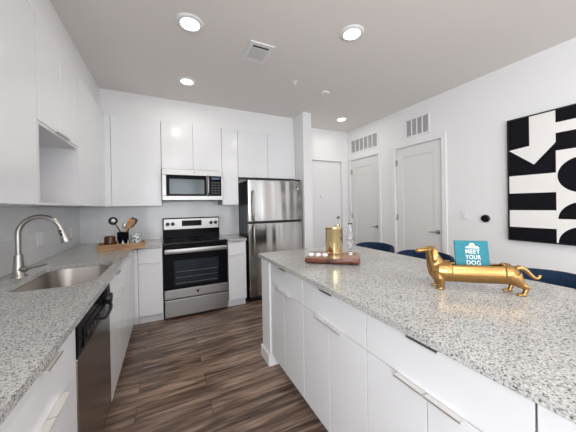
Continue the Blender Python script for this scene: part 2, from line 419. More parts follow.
def base_cab(label, axis, a, b, back, face, out, drawer=True, split=None, dpull=None, hinge=None, group='white base cabinets', fake=False, ztop=.880):
    cx = (a+b)/2
    loc = ((back+face)/2, cx, 0) if axis == 'y' else (cx, (back+face)/2, 0)
    t = thing('base_cabinet', label, 'cabinet', loc, 0, group)
    carcass(axis, a, b, .10, ztop-.002, back, face, out, t)
    f = face-out*.065
    bm = nb()
    if axis == 'y': box(bm, f-out*.018, f, a+.001, b-.001, 0, .10)
    else: box(bm, a+.001, b-.001, f-out*.018, f, 0, .10)
    obj('toe_kick', bm, CABIN, t)
    zt = DZ if drawer else ztop
    if drawer:
        c = dpull if dpull is not None else cx
        front('drawer', axis, a, b, DZ, ztop-.006, face, out, t, (c-.056, c+.056, 'top'))
    if split is not None:
        for p, q, s in ((a, split, 1), (split, b, -1)):
            h = (split-.118, split-.003) if s == 1 else (split+.003, split+.118)
            front('door', axis, p, q, .10, zt, face, out, t, (h[0], h[1], 'top'))
    else:
        h = (a+.01, a+.125) if hinge == 'hi' else (b-.125, b-.01)
        front('door', axis, a, b, .10, zt, face, out, t, (h[0], h[1], 'top'))
    return t
# left run
LF = .635
base_cab('white left-run base cabinet nearest the camera, past the dishwasher\'s near side, mostly cut off', 'y', .30, .741, .012, LF, 1, split=.52, group=None)
base_cab('white left-run base cabinet directly beside the near edge of the dishwasher', 'y', .743, 1.274, .012, LF, 1, split=1.0, group=None, dpull=1.01)
# sink cabinet without a carcass volume under the bowl
t = thing('sink_cabinet', 'white sink base cabinet just past the dishwasher under the steel sink', 'cabinet', (.31, 2.34, 0))
bm = nb(); box(bm, .012, .614, 1.919, 1.932, .10, .878); box(bm, .012, .614, 2.582, 2.598, .10, .878); box(bm, .012, .614, 1.932, 2.582, .10, .116); box(bm, .012, .022, 1.932, 2.582, .116, .878)
obj('body', bm, GAP, t)
obj('toe_kick', bx(.552, .570, 1.919, 2.598, 0, .10), CABIN, t)
front('drawer_front', 'y', 1.917, 2.599, DZ, .874, LF, 1, t, (2.13, 2.25, 'top'))
for p, q, h in ((1.917, 2.258, (2.14, 2.254)), (2.258, 2.599, (2.262, 2.376))): front('door', 'y', p, q, .10, DZ, LF, 1, t, (*h, 'top'))
# corner base
t = base_cab('white base cabinet at the left-run corner with one door and blank corner panel', 'y', 2.601, 2.862, .012, LF, 1, drawer=False, group=None)
obj('filler_panel', bx(.616, LF, 2.864, D-.62-.004, .10, .874), CAB, t)
obj('corner_body', bx(.012, .614, 2.865, D-.64, .10, .874), GAP, t)
obj('corner_body_back', bx(.012, .668, D-.61, D-.012, .10, .874), GAP, t)
BF = D-.62    # back run front face
obj('filler_panel', bx(LF-.002, .668, BF, BF+.019, .10, .874), CAB, t)
obj('toe_kick', bx(.552, .570, 2.864, BF+.05, 0, .10), CABIN, t); obj('toe_kick', bx(.571, .668, BF+.065, BF+.083, 0, .10), CABIN, t)
base_cab('white back-wall base cabinet between the corner and the left side of the stove', 'x', .670, .920, D-.012, BF, -1, hinge='lo', group=None)
base_cab('slim white base cabinet between the stove and the refrigerator', 'x', 1.692, 1.935, D-.012, BF, -1, hinge='hi', group=None)

# countertops
def rrect(x0, x1, y0, y1, r, n=8):
    pts = []
    for cx, cy, a0 in ((x1-r, y1-r, 0), (x0+r, y1-r, 90), (x0+r, y0+r, 180), (x1-r, y0+r, 270)):
        for k in range(n+1):
            a = R(a0+90*k/n); pts.append((cx+r*math.cos(a), cy+r*math.sin(a)))
    return pts
SX0, SX1, SY0, SY1 = .175, .585, 1.79, 2.50
def hole_slab(bm, x0, x1, y0, y1, hole, z0, z1):
    # slab with a hole: bridge outer rectangle and inner loop by angle
    n = len(hole); cx = (SX0+SX1)/2; cy = (SY0+SY1)/2
    outer = []
    for hx, hy in hole:
        dx, dy = hx-cx, hy-cy; s = 1e9
        if dx > 1e-9: s = min(s, (x1-cx)/dx)
        if dx < -1e-9: s = min(s, (x0-cx)/dx)
        if dy > 1e-9: s = min(s, (y1-cy)/dy)
        if dy < -1e-9: s = min(s, (y0-cy)/dy)
        outer.append([cx+dx*s, cy+dy*s])
    for corner in ((x0, y0), (x1, y0), (x0, y1), (x1, y1)):   # snap nearest points to corners
        k = min(range(n), key=lambda i: (outer[i][0]-corner[0])**2+(outer[i][1]-corner[1])**2); outer[k] = list(corner)
    A = [bm.verts.new((p[0], p[1], z1)) for p in outer]; B = [bm.verts.new((p[0], p[1], z1)) for p in hole]
    C_ = [bm.verts.new((p[0], p[1], z0)) for p in outer]; E_ = [bm.verts.new((p[0], p[1], z0)) for p in hole]
    for i in range(n):
        j = (i+1) % n
        bm.faces.new((A[i], A[j], B[j], B[i])); bm.faces.new((C_[j], C_[i], E_[i], E_[j]))
        bm.faces.new((B[i], B[j], E_[j], E_[i])); bm.faces.new((A[j], A[i], C_[i], C_[j]))
bm = nb(); hole = rrect(SX0, SX1, SY0, SY1, .13)
CFX = .648
hole_slab(bm, .009, CFX, 1.55, 2.75, hole, CB, CT)
box(bm, .009, CFX, .30, 1.55, CB, CT); box(bm, .009, CFX, 2.75, D-.009, CB, CT); box(bm, CFX, .921, D-.648, D-.009, CB, CT)
o = obj('countertop', bm, GRAN); tag(o, 'L-shaped speckled grey granite countertop on the left run holding the sink', 'countertop')
o = obj('countertop', bx(1.689, 1.942, D-.648, D-.009, CB, CT, bev=.002), GRAN); tag(o, 'small granite countertop piece between stove and refrigerator', 'countertop')

# sink
t = thing('kitchen_sink', 'undermounted stainless steel sink bowl in the left granite counter', 'sink', ((SX0+SX1)/2, (SY0+SY1)/2, .70))
bm = nb(); rings = []
for off, z, r in ((-.018, CB-.002, .14), (.002, CB-.002, .13), (.004, CB-.01, .128), (.012, .76, .12), (.03, .715, .105), (.07, .702, .08)):
    rings.append([(x, y, z) for x, y in rrect(SX0+off, SX1-off, SY0+off, SY1-off, r)])
loft(bm, rings, cap=False); vs = bm.verts[:][-36:]; bm.faces.new(vs)
o = obj('bowl', bm, SINKM, t, True)
sm = o.modifiers.new('s', 'SOLIDIFY'); sm.thickness = .0015; sm.offset = -1
bm = nb(); lathe(bm, [(.001, .701), (.02, .702), (.042, .706), (.045, .7035), (.001, .7)], ((SX0+SX1)/2-.02, (SY0+SY1)/2, 0), 24); obj('drain', bm, STEEL, t, True)
# faucet
FX, FY = .111, 2.2
t = thing('kitchen_faucet', 'tall brushed nickel gooseneck pull-down faucet behind the sink', 'faucet', (FX, FY, CT))
bm = nb(); lathe(bm, [(.001, CT), (.037, CT), (.037, CT+.006), (.032, CT+.012), (.027, CT+.07), (.0215, CT+.142), (.001, CT+.142)], (FX, FY, 0), 24); obj('base', bm, NICK, t, True)
bm = nb(); pts = [(FX, FY, CT+.13), (FX, FY, 1.18)]
cxa = FX+.108
for k in range(13):
    a = PI-PI*.88*k/12; pts.append((cxa+.108*math.cos(a), FY, 1.185+.115*math.sin(a)))
tube(bm, pts, .0148, 16); obj('neck', bm, NICK, t, True)
bm = nb(); p1 = Vector(pts[-1]); dr = Vector((.30, 0, -.95)).normalized()
tube(bm, [p1-dr*.005, p1+dr*.01, p1+dr*.012, p1+dr*.065, p1+dr*.10, p1+dr*.112], [.0145, .0155, .020, .022, .029, .027], 18)
sh = obj('spray_head', bm, NICK, t, True)
bm = nb(); c = p1+dr*.04+Vector((-.0, -.018, 0)); box(bm, c.x-.007, c.x+.007, c.y-.004, c.y+.004, c.z-.022, c.z-.004, bev=.002); box(bm, c.x-.011, c.x+.003, c.y-.004, c.y+.004, c.z+.002, c.z+.018, bev=.002)
obj('spray_button', bm, BLK, sh)
bm = nb(); tube(bm, [(FX+.015, FY-.012, CT+.05), (FX+.048, FY-.025, CT+.052)], [.017, .014], 14)
tube(bm, smoothpts([(FX+.045, FY-.024, CT+.052), (FX+.08, FY-.035, CT+.060), (FX+.155, FY-.05, CT+.075)], 4), [.010]+[.006]*7+[.005], 10)
obj('lever_handle', bm, NICK, t, True)

# dishwasher
DX = .638; a, b = 1.277, 1.914
t = thing('dishwasher', 'stainless dishwasher with black control panel under the left counter', 'dishwasher', (.33, (a+b)/2, 0))
bm = nb(); prism(bm, [(a+.002, .10), (b-.002, .10), (b-.002, .69), (1.75, .69), (1.75, .876), (a+.002, .876)], .03, .609, 'yz'); obj('body', bm, BLK, t)
obj('kick_plate', bx(.545, .56, a+.002, b-.002, 0, .10), BLK, t)
obj('door_panel', bx(.611, DX, a+.003, b-.003, .11, .733, bev=.004), STEELD, t)
bm = nb(); prism(bm, [(.611, .737), (DX+.002, .737), (DX+.006, .80), (DX+.002, .878), (.611, .878)], a+.002, b-.002, 'xz'); cp = obj('control_panel', bm, BLACKGLOSS, t)
bm = nb(); prism(bm, [(DX+.0045, .752), (DX+.0085, .752), (DX+.0095, .81), (DX+.0075, .835), (DX+.0045, .835)], a+.06, b-.16, 'xz'); obj('button_panel', bm, BLACKGLOSS, cp)
for k in range(5): obj('button', bx(DX+.008, DX+.0135, a+.10+k*.052, a+.135+k*.052, .775, .80, bev=.002), BLK, cp)
bm = nb(); lathe(bm, [(.001, 0), (.034, 0), (.030, .022), (.001, .024)], (DX+.004, b-.075, .80), 24, 'x'); obj('dial_knob', bm, BLK, cp, True)
bm = nb(); tube(bm, smoothpts([(DX+.008, b-.36, .79), (DX+.03, b-.31, .768), (DX+.035, b-.22, .764), (DX+.03, b-.13, .770), (DX+.008, b-.09, .785)], 4), .009, 10); obj('latch_handle', bm, BLK, cp, True)

# upper cabinets
UF = .33
def upper(label, axis, a, b, z0, z1, back, face, out, splits, handles=(), name='wall_cabinet'):
    cx = (a+b)/2; loc = ((back+face)/2, cx, z0) if axis == 'y' else (cx, (back+face)/2, z0)
    t = thing(name, label, 'cabinet', loc)
    carcass(axis, a, b, z0+.003, z1-.003, back, face, out, t)
    e = [a]+list(splits)+[b]
    for i in range(len(e)-1):
        h = handles[i] if i < len(handles) else None
        front('door', axis, e[i], e[i+1], z0, z1, face, out, t, (h[0], h[1], 'bot') if h else None)
    return t
upper('large white wall cabinet on the left wall, nearest the camera, left of the open cubby', 'y', 1.06, 1.865, UB, UT, .009, UF, 1, [1.44])
# cabinet with open cubby
ya, yb, nz = 1.867, 2.600, 1.834
t = thing('wall_cabinet', 'white left-wall cabinet with an open empty cubby below its two doors', 'cabinet', (.17, (ya+yb)/2, UB))
carcass('y', ya, yb, nz+.018, UT-.003, .009, UF, 1, t)
bm = nb(); box(bm, .009, UF, ya+.001, ya+.018, UB, nz+.017); box(bm, .009, UF, yb-.026, yb-.001, UB, nz+.017); box(bm, .009, UF, ya+.018, yb-.026, UB, UB+.016); box(bm, .009, UF-.002, ya+.018, yb-.026, nz, nz+.017); box(bm, .009, .016, ya+.018, yb-.026, UB+.016, nz)
obj('open_cubby', bm, CABIN, t)
sp_ = 2.235
for p, q, h in ((ya, sp_, (sp_-.118, sp_-.004)), (sp_, yb, (sp_+.004, sp_+.118))): front('door', 'y', p, q, nz+.019, UT, UF, 1, t, (*h, 'bot'))
upper('white left-wall cabinet with one door just past the open cubby', 'y', 2.602, 3.058, UB, UT, .009, UF, 1, [])
t = upper('narrow white left-wall cabinet at the corner of the two cabinet runs', 'y', 3.060, 3.25, UB, UT, .009, UF, 1, [])
obj('corner_body', bx(.009, .31, 3.252, D-.012, UB+.003, UT-.003), GAP, t)
obj('filler_panel', bx(.311, UF, 3.252, D-UF, UB, UT), CAB, t)
obj('filler_panel', bx(UF-.0, .388, D-UF, D-UF+.019, UB, UT), CAB, t)
BU = D-UF
upper('wide single-door white wall cabinet in the back-wall corner, left of the microwave', 'x', .390, .923, UB, UT, D-.012, BU, -1, [])
upper('white two-door wall cabinet directly above the microwave', 'x', .925, 1.688, 1.852, UT, D-.012, BU, -1, [1.308])
upper('tall slim white wall cabinet between microwave and refrigerator', 'x', 1.690, 1.923, UB, UT, D-.012, BU, -1, [])
upper('white two-door wall cabinet above the refrigerator', 'x', 1.925, 2.868, 1.775, UT, D-.012, BU, -1, [2.392])

# ------------------------------------------------------------------ microwave
x0, x1, yf, z0, z1 = .928, 1.684, 3.505, 1.441, 1.845
t = thing('microwave_oven', 'stainless over-the-range microwave with black glass door under the cabinets', 'microwave', ((x0+x1)/2, 3.7, z0))
obj('body', bx(x0, x1, yf+.03, D-.012, z0, z1), BLK, t)
obj('vent_grille', bx(x0, x1, yf+.004, yf+.03, 1.768, z1, bev=.003), STEEL, t)
obj('bottom_trim', bx(x0, x1, yf+.004, yf+.03, z0, 1.497, bev=.003), STEEL, t)
obj('side_trim', bx(x0, .975, yf+.004, yf+.03, 1.498, 1.767, bev=.002), STEEL, t)
dr_ = obj('door', bx(.976, 1.470, yf, yf+.029, 1.498, 1.767, bev=.004), BLACKGLOSS, t)
obj('window', bx(1.012, 1.438, yf-.002, yf, 1.520, 1.715, bev=.0008), pm('microwave_glass', (.07, .085, .09), .12, .3), dr_, label='grey reflective microwave door window')
bm = nb(); tube(bm, smoothpts([(1.487, yf+.005, 1.50), (1.487, yf-.032, 1.53), (1.487, yf-.034, 1.63), (1.487, yf-.032, 1.735), (1.487, yf+.005, 1.765)], 4), .012, 12); obj('handle', bm, STEEL, dr_, True)
cp = obj('control_panel', bx(1.504, 1.664, yf, yf+.029, 1.498, 1.767, bev=.003), BLACKGLOSS, t)
obj('side_trim', bx(1.665, x1, yf+.004, yf+.03, 1.498, 1.767, bev=.002), STEEL, t); obj('side_trim', bx(1.471, 1.503, yf+.008, yf+.03, 1.498, 1.767), STEEL, t)
obj('display', bx(1.535, 1.640, yf-.001, yf, 1.722, 1.748), DISPLAY, cp)
bm = nb()
for i in range(3):
    for j in range(5): box(bm, 1.532+i*.040, 1.560+i*.040, yf-.0012, yf, 1.525+j*.036, 1.543+j*.036)
obj('keypad', bm, pm('keypad_grey', (.035, .035, .04), .4), cp)
bm = nb(); lathe(bm, [(.001, 0), (.013, 0), (.013, -.002), (.001, -.002)], (1.31, yf+.004, 1.805), 20, 'y'); obj('badge', bm, pm('badge_grey', (.25, .25, .26), .3, .8), t)

# ------------------------------------------------------------------ range
x0, x1, yf = .930, 1.682, 3.268
xc = (x0+x1)/2
t = thing('kitchen_range', 'freestanding stainless and black electric stove below the microwave', 'stove', (xc, 3.58, 0))
obj('body', bx(x0+.002, x1-.002, yf+.045, D-.04, .02, .895), BLACKGLOSS, t)
bm = nb(); box(bm, x0, x1, yf+.02, D-.075, .896, .918, bev=.004); ck = obj('cooktop', bm, BGLASS, t)
BURN = pm('burner_grey', (.12, .12, .12), .3)
for cx_, cy_, r_ in ((x0+.2, yf+.18, .10), (x1-.2, yf+.18, .115), (x0+.2, yf+.42, .08), (x1-.2, yf+.42, .08)): obj('burner_ring', lathe(nb(), [(r_-.002, .9182), (r_, .9184), (r_, .918), (r_-.002, .918)], (cx_, cy_, 0), 40, cap=False), BURN, ck)
bg_ = obj('backguard', bx(x0-.008, x1+.004, D-.073, D-.012, .92, 1.20, bev=.006), BLACKGLOSS, t)
bm = nb(); prism(bm, [(D-.086, 1.035), (D-.080, 1.185), (D-.0735, 1.185), (D-.0735, 1.035)], x0+.004, x1-.006, 'yz')
bm.free(); bm = bx(x0+.004, x1-.006, D-.084, D-.0735, 1.038, 1.186, bev=.003); pnl = obj('control_panel', bm, STEEL, bg_)
dp = obj('display', bx(1.165, 1.432, D-.087, D-.084, 1.080, 1.160, bev=.001), BLACKGLOSS, pnl)
for kx in (.985, 1.048, 1.565, 1.63):
    bm = nb(); lathe(bm, [(.001, 0), (.026, 0), (.024, -.006), (.020, -.024), (.001, -.026)], (kx, D-.084, 1.116), 24, 'y'); box(bm, kx-.004, kx+.004, D-.114, D-.107, 1.098, 1.136); obj('knob', bm, BLK, pnl, True)
dr_ = obj('oven_door', bx(x0+.004, x1-.004, yf, yf+.043, .362, .882, bev=.006), BLACKGLOSS, t)
obj('oven_window', bx(1.042, 1.562, yf-.002, yf, .405, .705, bev=.001), pm('oven_glass', (.016, .022, .030), .06, spec=.15), dr_, label='dark reflective oven window glass')
bm = nb()
for zz in (.43, .50, .57): tube(bm, [(1.06, yf-.003, zz), (1.545, yf-.003, zz)], .0016, 6)
obj('oven_rack_line', bm, pm('rack_grey', (.30, .30, .31), .3, .8), dr_)
bm = nb(); g = box(bm, x0+.012, x1-.012, yf-.050, yf-.028, .797, .852, bev=.009); box(bm, x0+.035, x0+.065, yf-.030, yf+.001, .81, .834); box(bm, x1-.065, x1-.035, yf-.030, yf+.001, .81, .834); 
hd = obj('handle', bm, STEEL, dr_, True)
lt = obj('lower_trim', bx(x0+.006, x1-.006, yf-.002, yf+.043, .252, .358, bev=.003), STEEL, t)
bm = nb(); lathe(bm, [(.001, 0), (.016, 0), (.016, -.002), (.001, -.002)], (xc, yf-.002, .308), 22, 'y'); obj('badge', bm, BLK, lt)
obj('storage_drawer', bx(x0+.006, x1-.006, yf-.002, yf+.043, .035, .238, bev=.004), STEEL, t)

# ------------------------------------------------------------------ refrigerator
x0, x1, yf = 1.998, 2.852, 3.344; FZ = 1.112; zt = 1.722
t = thing('refrigerator', 'stainless top-freezer refrigerator with black sides in the back-wall alcove', 'refrigerator', ((x0+x1)/2, 3.6, 0))
obj('cabinet_body', bx(x0+.005, x1-.003, yf+.07, D-.02, .03, zt-.01, bev=.004), BLK, t)
obj('base_grille', bx(x0+.01, x1-.01, yf+.02, yf+.068, .0, .055), BLK, t)
fd = obj('freezer_door', bx(x0, x1, yf, yf+.062, FZ+.012, zt, bev=.010), STEELW, t)
rd = obj('refrigerator_door', bx(x0, x1, yf, yf+.062, .065, FZ-.012, bev=.010), STEELW, t)
obj('door_gasket', bx(x0+.006, x1-.006, yf+.012, yf+.0615, FZ-.0115, FZ+.0115), BLK, t)
for dd, za, zb in ((fd, FZ+.02, 1.56), (rd, .62, FZ-.03)):
    bm = nb(); hx = x0+.065
    tube(bm, smoothpts([(hx, yf+.004, za), (hx, yf-.035, za+.02), (hx, yf-.052, (za+zb)/2), (hx, yf-.035, zb-.02), (hx, yf+.004, zb)], 5), .012, 12); obj('handle', bm, NICK, dd, True)
bm = nb(); lathe(bm, [(.001, 0), (.017, 0), (.017, -.003), (.001, -.003)], (x1-.065, yf, 1.60), 22, 'y'); obj('badge', bm, NICK, fd)
for xx in (x0+.05, x1-.05): obj('hinge_cover', bx(xx-.04, xx+.04, yf+.01, yf+.12, zt+.0005, zt+.018, bev=.004), BLK, t)

# ------------------------------------------------------------------ island
IX = 1.745; IB = 2.36
def icab(label, a, b, split): return base_cab(label, 'y', a, b, IB, IX, -1, split=split, group=None, dpull=(a+b)/2+.003)
icab('white island base cabinet at the far end beside the white end wall', 1.383, 1.928, 1.667)
icab('white island base cabinet second from the far end, in front of the wooden board', .824, 1.381, 1.103)
icab('white island base cabinet third from the far end, nearest the dog figurine', .270, .822, .544)
icab('white island base cabinet at the near end, cut off by the right picture edge', -.284, .268, -.01)
# pony wall: end wall and back panel of the island
bm = nb(); prism(bm, [(1.732, 1.932), (1.732, 2.112), (2.48, 2.112), (2.48, -.284), (2.362, -.284), (2.362, 1.932)], 0, .882)
o = obj('island_wall', bm, WALL); tag(o, 'white end and back wall carrying the granite island top', 'wall')
bm = nb()
for q in ((1.717, 1.7315, 1.932, 2.127), (1.732, 2.48, 2.1125, 2.127), (2.4805, 2.495, -.284, 2.127)): box(bm, q[0], q[1], q[2], q[3], 0, .10, bev=.004)
o = obj('island_baseboard', bm, TRIMM); tag(o, 'white baseboard wrapped around the foot of the island end wall', 'baseboard')
o = obj('countertop', bx(1.715, 2.745, -.30, 2.145, CB, CT, bev=.002), GRAN); tag(o, 'long speckled grey granite island top with the gold dog on it', 'countertop')

# ------------------------------------------------------------------ bar stools behind the island
def stool(y, label, xc=2.72):
    t = thing('bar_stool', label, 'bar stool', (xc, y, 0), 0, None)
    bm = nb(); rings = []
    for s, z in ((.92, .60), (1, .615), (1, .655), (.94, .675), (.7, .682)):
        rings.append([(s*.21*math.copysign(abs(math.cos(a))**.7, math.cos(a)), s*.22*math.copysign(abs(math.sin(a))**.7, math.sin(a)), z) for a in [2*PI*k/32 for k in range(32)]])
    loft(bm, rings); obj('seat', bm, NAVY, t, True, local=True)
    # curved back shell, top edge highest in the middle and dropping to the arms
    bm = nb(); rings = []; n = 26
    for k in range(n+1):
        u = -1+2*k/n; a = u*R(86)
        ro, ri = 1.0, .84
        top = .948-.06*abs(u)**6-.010*abs(u)
        if abs(u) > .93: top -= .04
        ox, oy = .235*math.cos(a), .245*math.sin(a)
        P = lambda r, z: (ox*r, oy*r, z)
        rings.append([P(.97, .60), P(1.02, .78), P(1.04, top-.02), P(1.02, top-.004), P(.97, top), P(.92, top-.004), P(.89, top-.02), P(.86, .78), P(.84, .60)])
    loft(bm, rings); obj('backrest', bm, NAVY, t, True, local=True)
    for sx in (-1, 1):
        for sy in (-1, 1): obj('leg', tube(nb(), [(sx*.15, sy*.15, .602), (sx*.19, sy*.19, 0)], [.015, .010], 10), BLK, t, True, local=True)
    bm = nb(); q = .175
    for p1, p2 in (((-q, -q), (q, -q)), ((q, -q), (q, q)), ((q, q), (-q, q)), ((-q, q), (-q, -q))): tube(bm, [(*p1, .25), (*p2, .25)], .007, 8)
    obj('foot_rail', bm, BLK, t, True, local=True)
stool(1.835, 'navy velvet bar stool behind the island, farthest from the camera')
stool(1.30, 'navy velvet bar stool behind the island, beyond the dog figurine\'s head')
stool(.57, 'navy velvet bar stool behind the dog\'s tail, nearest the camera')

# ------------------------------------------------------------------ gold dachshund on the island
DA = -R(45)
t = thing('dog_figurine', 'long gold dachshund figurine standing on the island, open tray in its back', 'figurine', (2.205, .79, CT), DA)
bm = nb()
def sec(c, ax, rw, rh, n=20, p=1.0):
    """ellipse section around c normal to the direction ax (in the u-z plane)"""
    ax = Vector(ax).normalized(); s = Vector((0, 1, 0)); q = ax.cross(s)
    f = lambda v: math.copysign(abs(v)**p, v)
    return [Vector(c)+s*rw*f(math.cos(2*PI*k/n))+q*rh*f(math.sin(2*PI*k/n)) for k in range(n)]
def limb(cs):   # list of (x,z,y, rw, rh)
    rings = []
    for i, (x, z, y, rw, rh) in enumerate(cs):
        a = cs[max(i-1, 0)]; b = cs[min(i+1, len(cs)-1)]
        rings.append(sec((x, y, z), (b[0]-a[0], 0, b[1]-a[1]), rw, rh))
    loft(bm, rings)
# trough body
rings = []
for k in range(13):
    f = k/12; u = .035+.245*f; bul = 1+.03*math.sin(PI*f)
    zc = .086+.006*f; rw, rh = .043*bul, .050*bul
    outer = [(rw*math.cos(a), rh*math.sin(a)) for a in [R(52-(284*j/20)) for j in range(21)]]
    inner = [((rw-.007)*math.cos(a), (rh-.007)*math.sin(a)) for a in [R(52-284+(284*j/20)) for j in range(21)]]
    rings.append([(u, y, zc+z) for y, z in outer+inner])
loft(bm, rings)
# shoulder and haunch masses
limb([(-.046, .098, 0, .010, .014), (-.040, .097, 0, .030, .034), (-.012, .092, 0, .046, .049), (.020, .088, 0, .051, .053), (.045, .088, 0, .048, .053), (.050, .088, 0, .040, .044)])
limb([(.256, .092, 0, .040, .044), (.262, .092, 0, .049, .050), (.288, .092, 0, .050, .048), (.308, .096, 0, .037, .037), (.322, .103, 0, .018, .022)])
# neck (thick, tapering up) and head
limb([(-.006, .090, 0, .036, .046), (-.016, .122, 0, .032, .042), (-.026, .148, 0, .026, .034), (-.034, .172, 0, .021, .027), (-.037, .190, 0, .019, .020)])
limb([(-.012, .188, 0, .008, .008), (-.020, .191, 0, .017, .014), (-.038, .194, 0, .020, .0165), (-.056, .192, 0, .016, .0145), (-.075, .188, 0, .0125, .012), (-.097, .184, 0, .0105, .0105), (-.105, .183, 0, .0075, .0075)])
# ears hanging along the neck
for s in (-1, 1): limb([(-.028, .204, s*.015, .004, .007), (-.024, .190, s*.022, .005, .014), (-.022, .168, s*.028, .006, .016), (-.024, .148, s*.032, .005, .011), (-.026, .134, s*.032, .003, .004)])
# front legs
for s, dx in ((-1, .004), (1, -.006)):
    limb([(-.008+dx, .085, s*.026, .019, .030), (-.006+dx, .055, s*.028, .017, .024), (0+dx, .036, s*.029, .012, .015), (.002+dx, .018, s*.029, .010, .011), (.000+dx, .006, s*.029, .009, .010), (0+dx, .001, s*.029, .009, .010)])
    limb([(.008+dx, .006, s*.029, .009, .006), (-.010+dx, .006, s*.029, .010, .006), (-.022+dx, .005, s*.029, .008, .005), (-.026+dx, .004, s*.029, .004, .003)])
# hind legs with hock
for s, dx in ((-1, .0), (1, -.028)):
    limb([(.290+dx, .088, s*.028, .022, .038), (.304+dx, .068, s*.030, .018, .028), (.320+dx, .050, s*.030, .013, .018), (.334+dx, .042, s*.030, .011, .013), (.342+dx, .036, s*.030, .0085, .010)])
    limb([(.341+dx, .044, s*.030, .009, .011), (.334+dx, .024, s*.030, .009, .010), (.328+dx, .008, s*.030, .009, .008), (.326+dx, .002, s*.030, .009, .008)])
    limb([(.336+dx, .006, s*.030, .009, .006), (.318+dx, .006, s*.030, .010, .006), (.304+dx, .005, s*.030, .008, .005), (.300+dx, .004, s*.030, .004, .003)])
# tail
tp = smoothpts([(.306, 0, .112), (.325, 0, .122), (.347, 0, .114), (.366, 0, .092), (.382, 0, .078), (.394, 0, .078), (.402, 0, .093)], 5)
tube(bm, tp, [.012-.0065*i/(len(tp)-1) for i in range(len(tp))], 14)
o = obj('body', bm, GOLDR, t, True, local=True)
rm = o.modifiers.new('r', 'REMESH'); rm.mode = 'VOXEL'; rm.voxel_size = .0024; rm.use_smooth_shade = True
s_ = o.modifiers.new('s', 'SMOOTH'); s_.iterations = 2; s_.factor = .5
obj('nose', ellipsoid(nb(), (-.104, 0, .1845), (.004, .005, .004), 12), GOLD, t, True, local=True)
for s in (-1, 1): obj('eye', ellipsoid(nb(), (-.052, s*.0145, .197), (.003, .002, .003), 10), BLK, t, True, local=True)

# teal book standing in the dog's hollow back
bt = thing('book', 'teal book with the white words MEET YOUR DOG standing in the dog tray', 'book', (2.205+.148*math.cos(DA), .79+.148*math.sin(DA), CT+.040), DA)
LEAN = R(13)
bkw, bkh, bkt = .142, .198, .012
def lean_bm(bm):
    bmesh.ops.rotate(bm, verts=bm.verts, cent=(0, 0, 0), matrix=Matrix.Rotation(-LEAN, 3, 'X')); bmesh.ops.translate(bm, vec=(0, -.006, 0.004), verts=bm.verts); return bm
bm = nb(); box(bm, -bkw/2, bkw/2, 0, .0018, 0, bkh, bev=.0005); box(bm, -bkw/2, bkw/2, bkt-.0018, bkt, 0, bkh, bev=.0005); box(bm, -bkw/2, -bkw/2+.002, .0018, bkt-.0018, 0, bkh)
cv = obj('cover', lean_bm(bm), TEAL, bt, local=True)
obj('pages', lean_bm(bx(-bkw/2+.0025, bkw/2-.003, .002, bkt-.002, .003, bkh-.003)), WHITEI, bt, local=True)
def text_bm(s, size, x, z, y, bold=.0, sxx=1):
    cu = bpy.data.curves.new('t', 'FONT'); cu.body = s; cu.size = size; cu.align_x = 'CENTER'; cu.extrude = .0004; cu.offset = bold; cu.space_character = 1.08
    ob = bpy.data.objects.new('t', cu); COL.objects.link(ob)
    dg = bpy.context.evaluated_depsgraph_get(); me = bpy.data.meshes.new_from_object(ob.evaluated_get(dg))
    bm = nb(); bm.from_mesh(me); bpy.data.objects.remove(ob); bpy.data.curves.remove(cu); bpy.data.meshes.remove(me)
    xs = [v.co.x for v in bm.verts]; zs = [v.co.y for v in bm.verts]
    wd = max(xs)-min(xs)
    bmesh.ops.translate(bm, vec=(-(max(xs)+min(xs))/2, -min(zs), 0), verts=bm.verts)
    bmesh.ops.scale(bm, vec=(sxx/wd, 1, 1), verts=bm.verts)
    bmesh.ops.rotate(bm, verts=bm.verts, cent=(0, 0, 0), matrix=Matrix.Rotation(R(90), 3, 'X'))
    bmesh.ops.translate(bm, vec=(x, y, z), verts=bm.verts); return bm
for s, z, wd in (('MEET', .134, .060), ('YOUR', .107, .064), ('DOG', .080, .058)):
    obj('lettering', lean_bm(text_bm(s, .0285, .004, z, -.0006, .0002, wd)), WHITEI, cv, local=True)
bm = nb(); prism(bm, [(-.026, .163), (-.022, .160), (.030, .160), (.034, .163), (.026, .170), (-.018, .170)], -.0009, 0, 'xz'); obj('emblem', lean_bm(bm), WHITEI, cv, local=True)
bm = nb(); lathe(bm, [(.001, 0), (.012, 0), (.012, -.0012), (.001, -.0012)], (.003, 0, .174), 20, 'y'); em = obj('emblem', lean_bm(bm), WHITEI, cv, local=True)
bm = nb(); lathe(bm, [(.001, 0), (.007, 0), (.007, -.0020), (.001, -.0020)], (.003, 0, .174), 20, 'y'); obj('emblem', lean_bm(bm), YELLOW, cv, local=True, label='yellow dot above the words')

# ------------------------------------------------------------------ wooden board with canister, vase and stones
ba = math.atan2(1.347-1.582, 2.145-1.874)
bl = .395; bd = .30
bd = .29
org = Vector((1.874, 1.582, 0)); ux = Vector((math.cos(ba), math.sin(ba), 0)); uy = Vector((-math.sin(ba), math.cos(ba), 0))
cB = org+ux*(bl/2)+uy*(bd/2)
t = thing('serving_board', 'thick rustic reddish wooden board on the island near its far end', 'board', (cB.x, cB.y, CT), ba)
bm = nb(); n = 40; rings = []
for z, s in ((.008, .955), (.011, .99), (.018, 1.0), (.034, .99), (.0415, .982)):
    ring = []
    for (x, y) in rrect(-bl/2*s, bl/2*s, -bd/2*s, bd/2*s, .018, 5):
        k = .004*math.sin(31*x+2)*math.cos(27*y)+.0025*math.sin(90*x+z*150); ring.append((x, y+k*(1 if y > 0 else -1), z))
    rings.append(ring)
loft(bm, rings); obj('slab', bm, WALNUT, t, True, local=True)
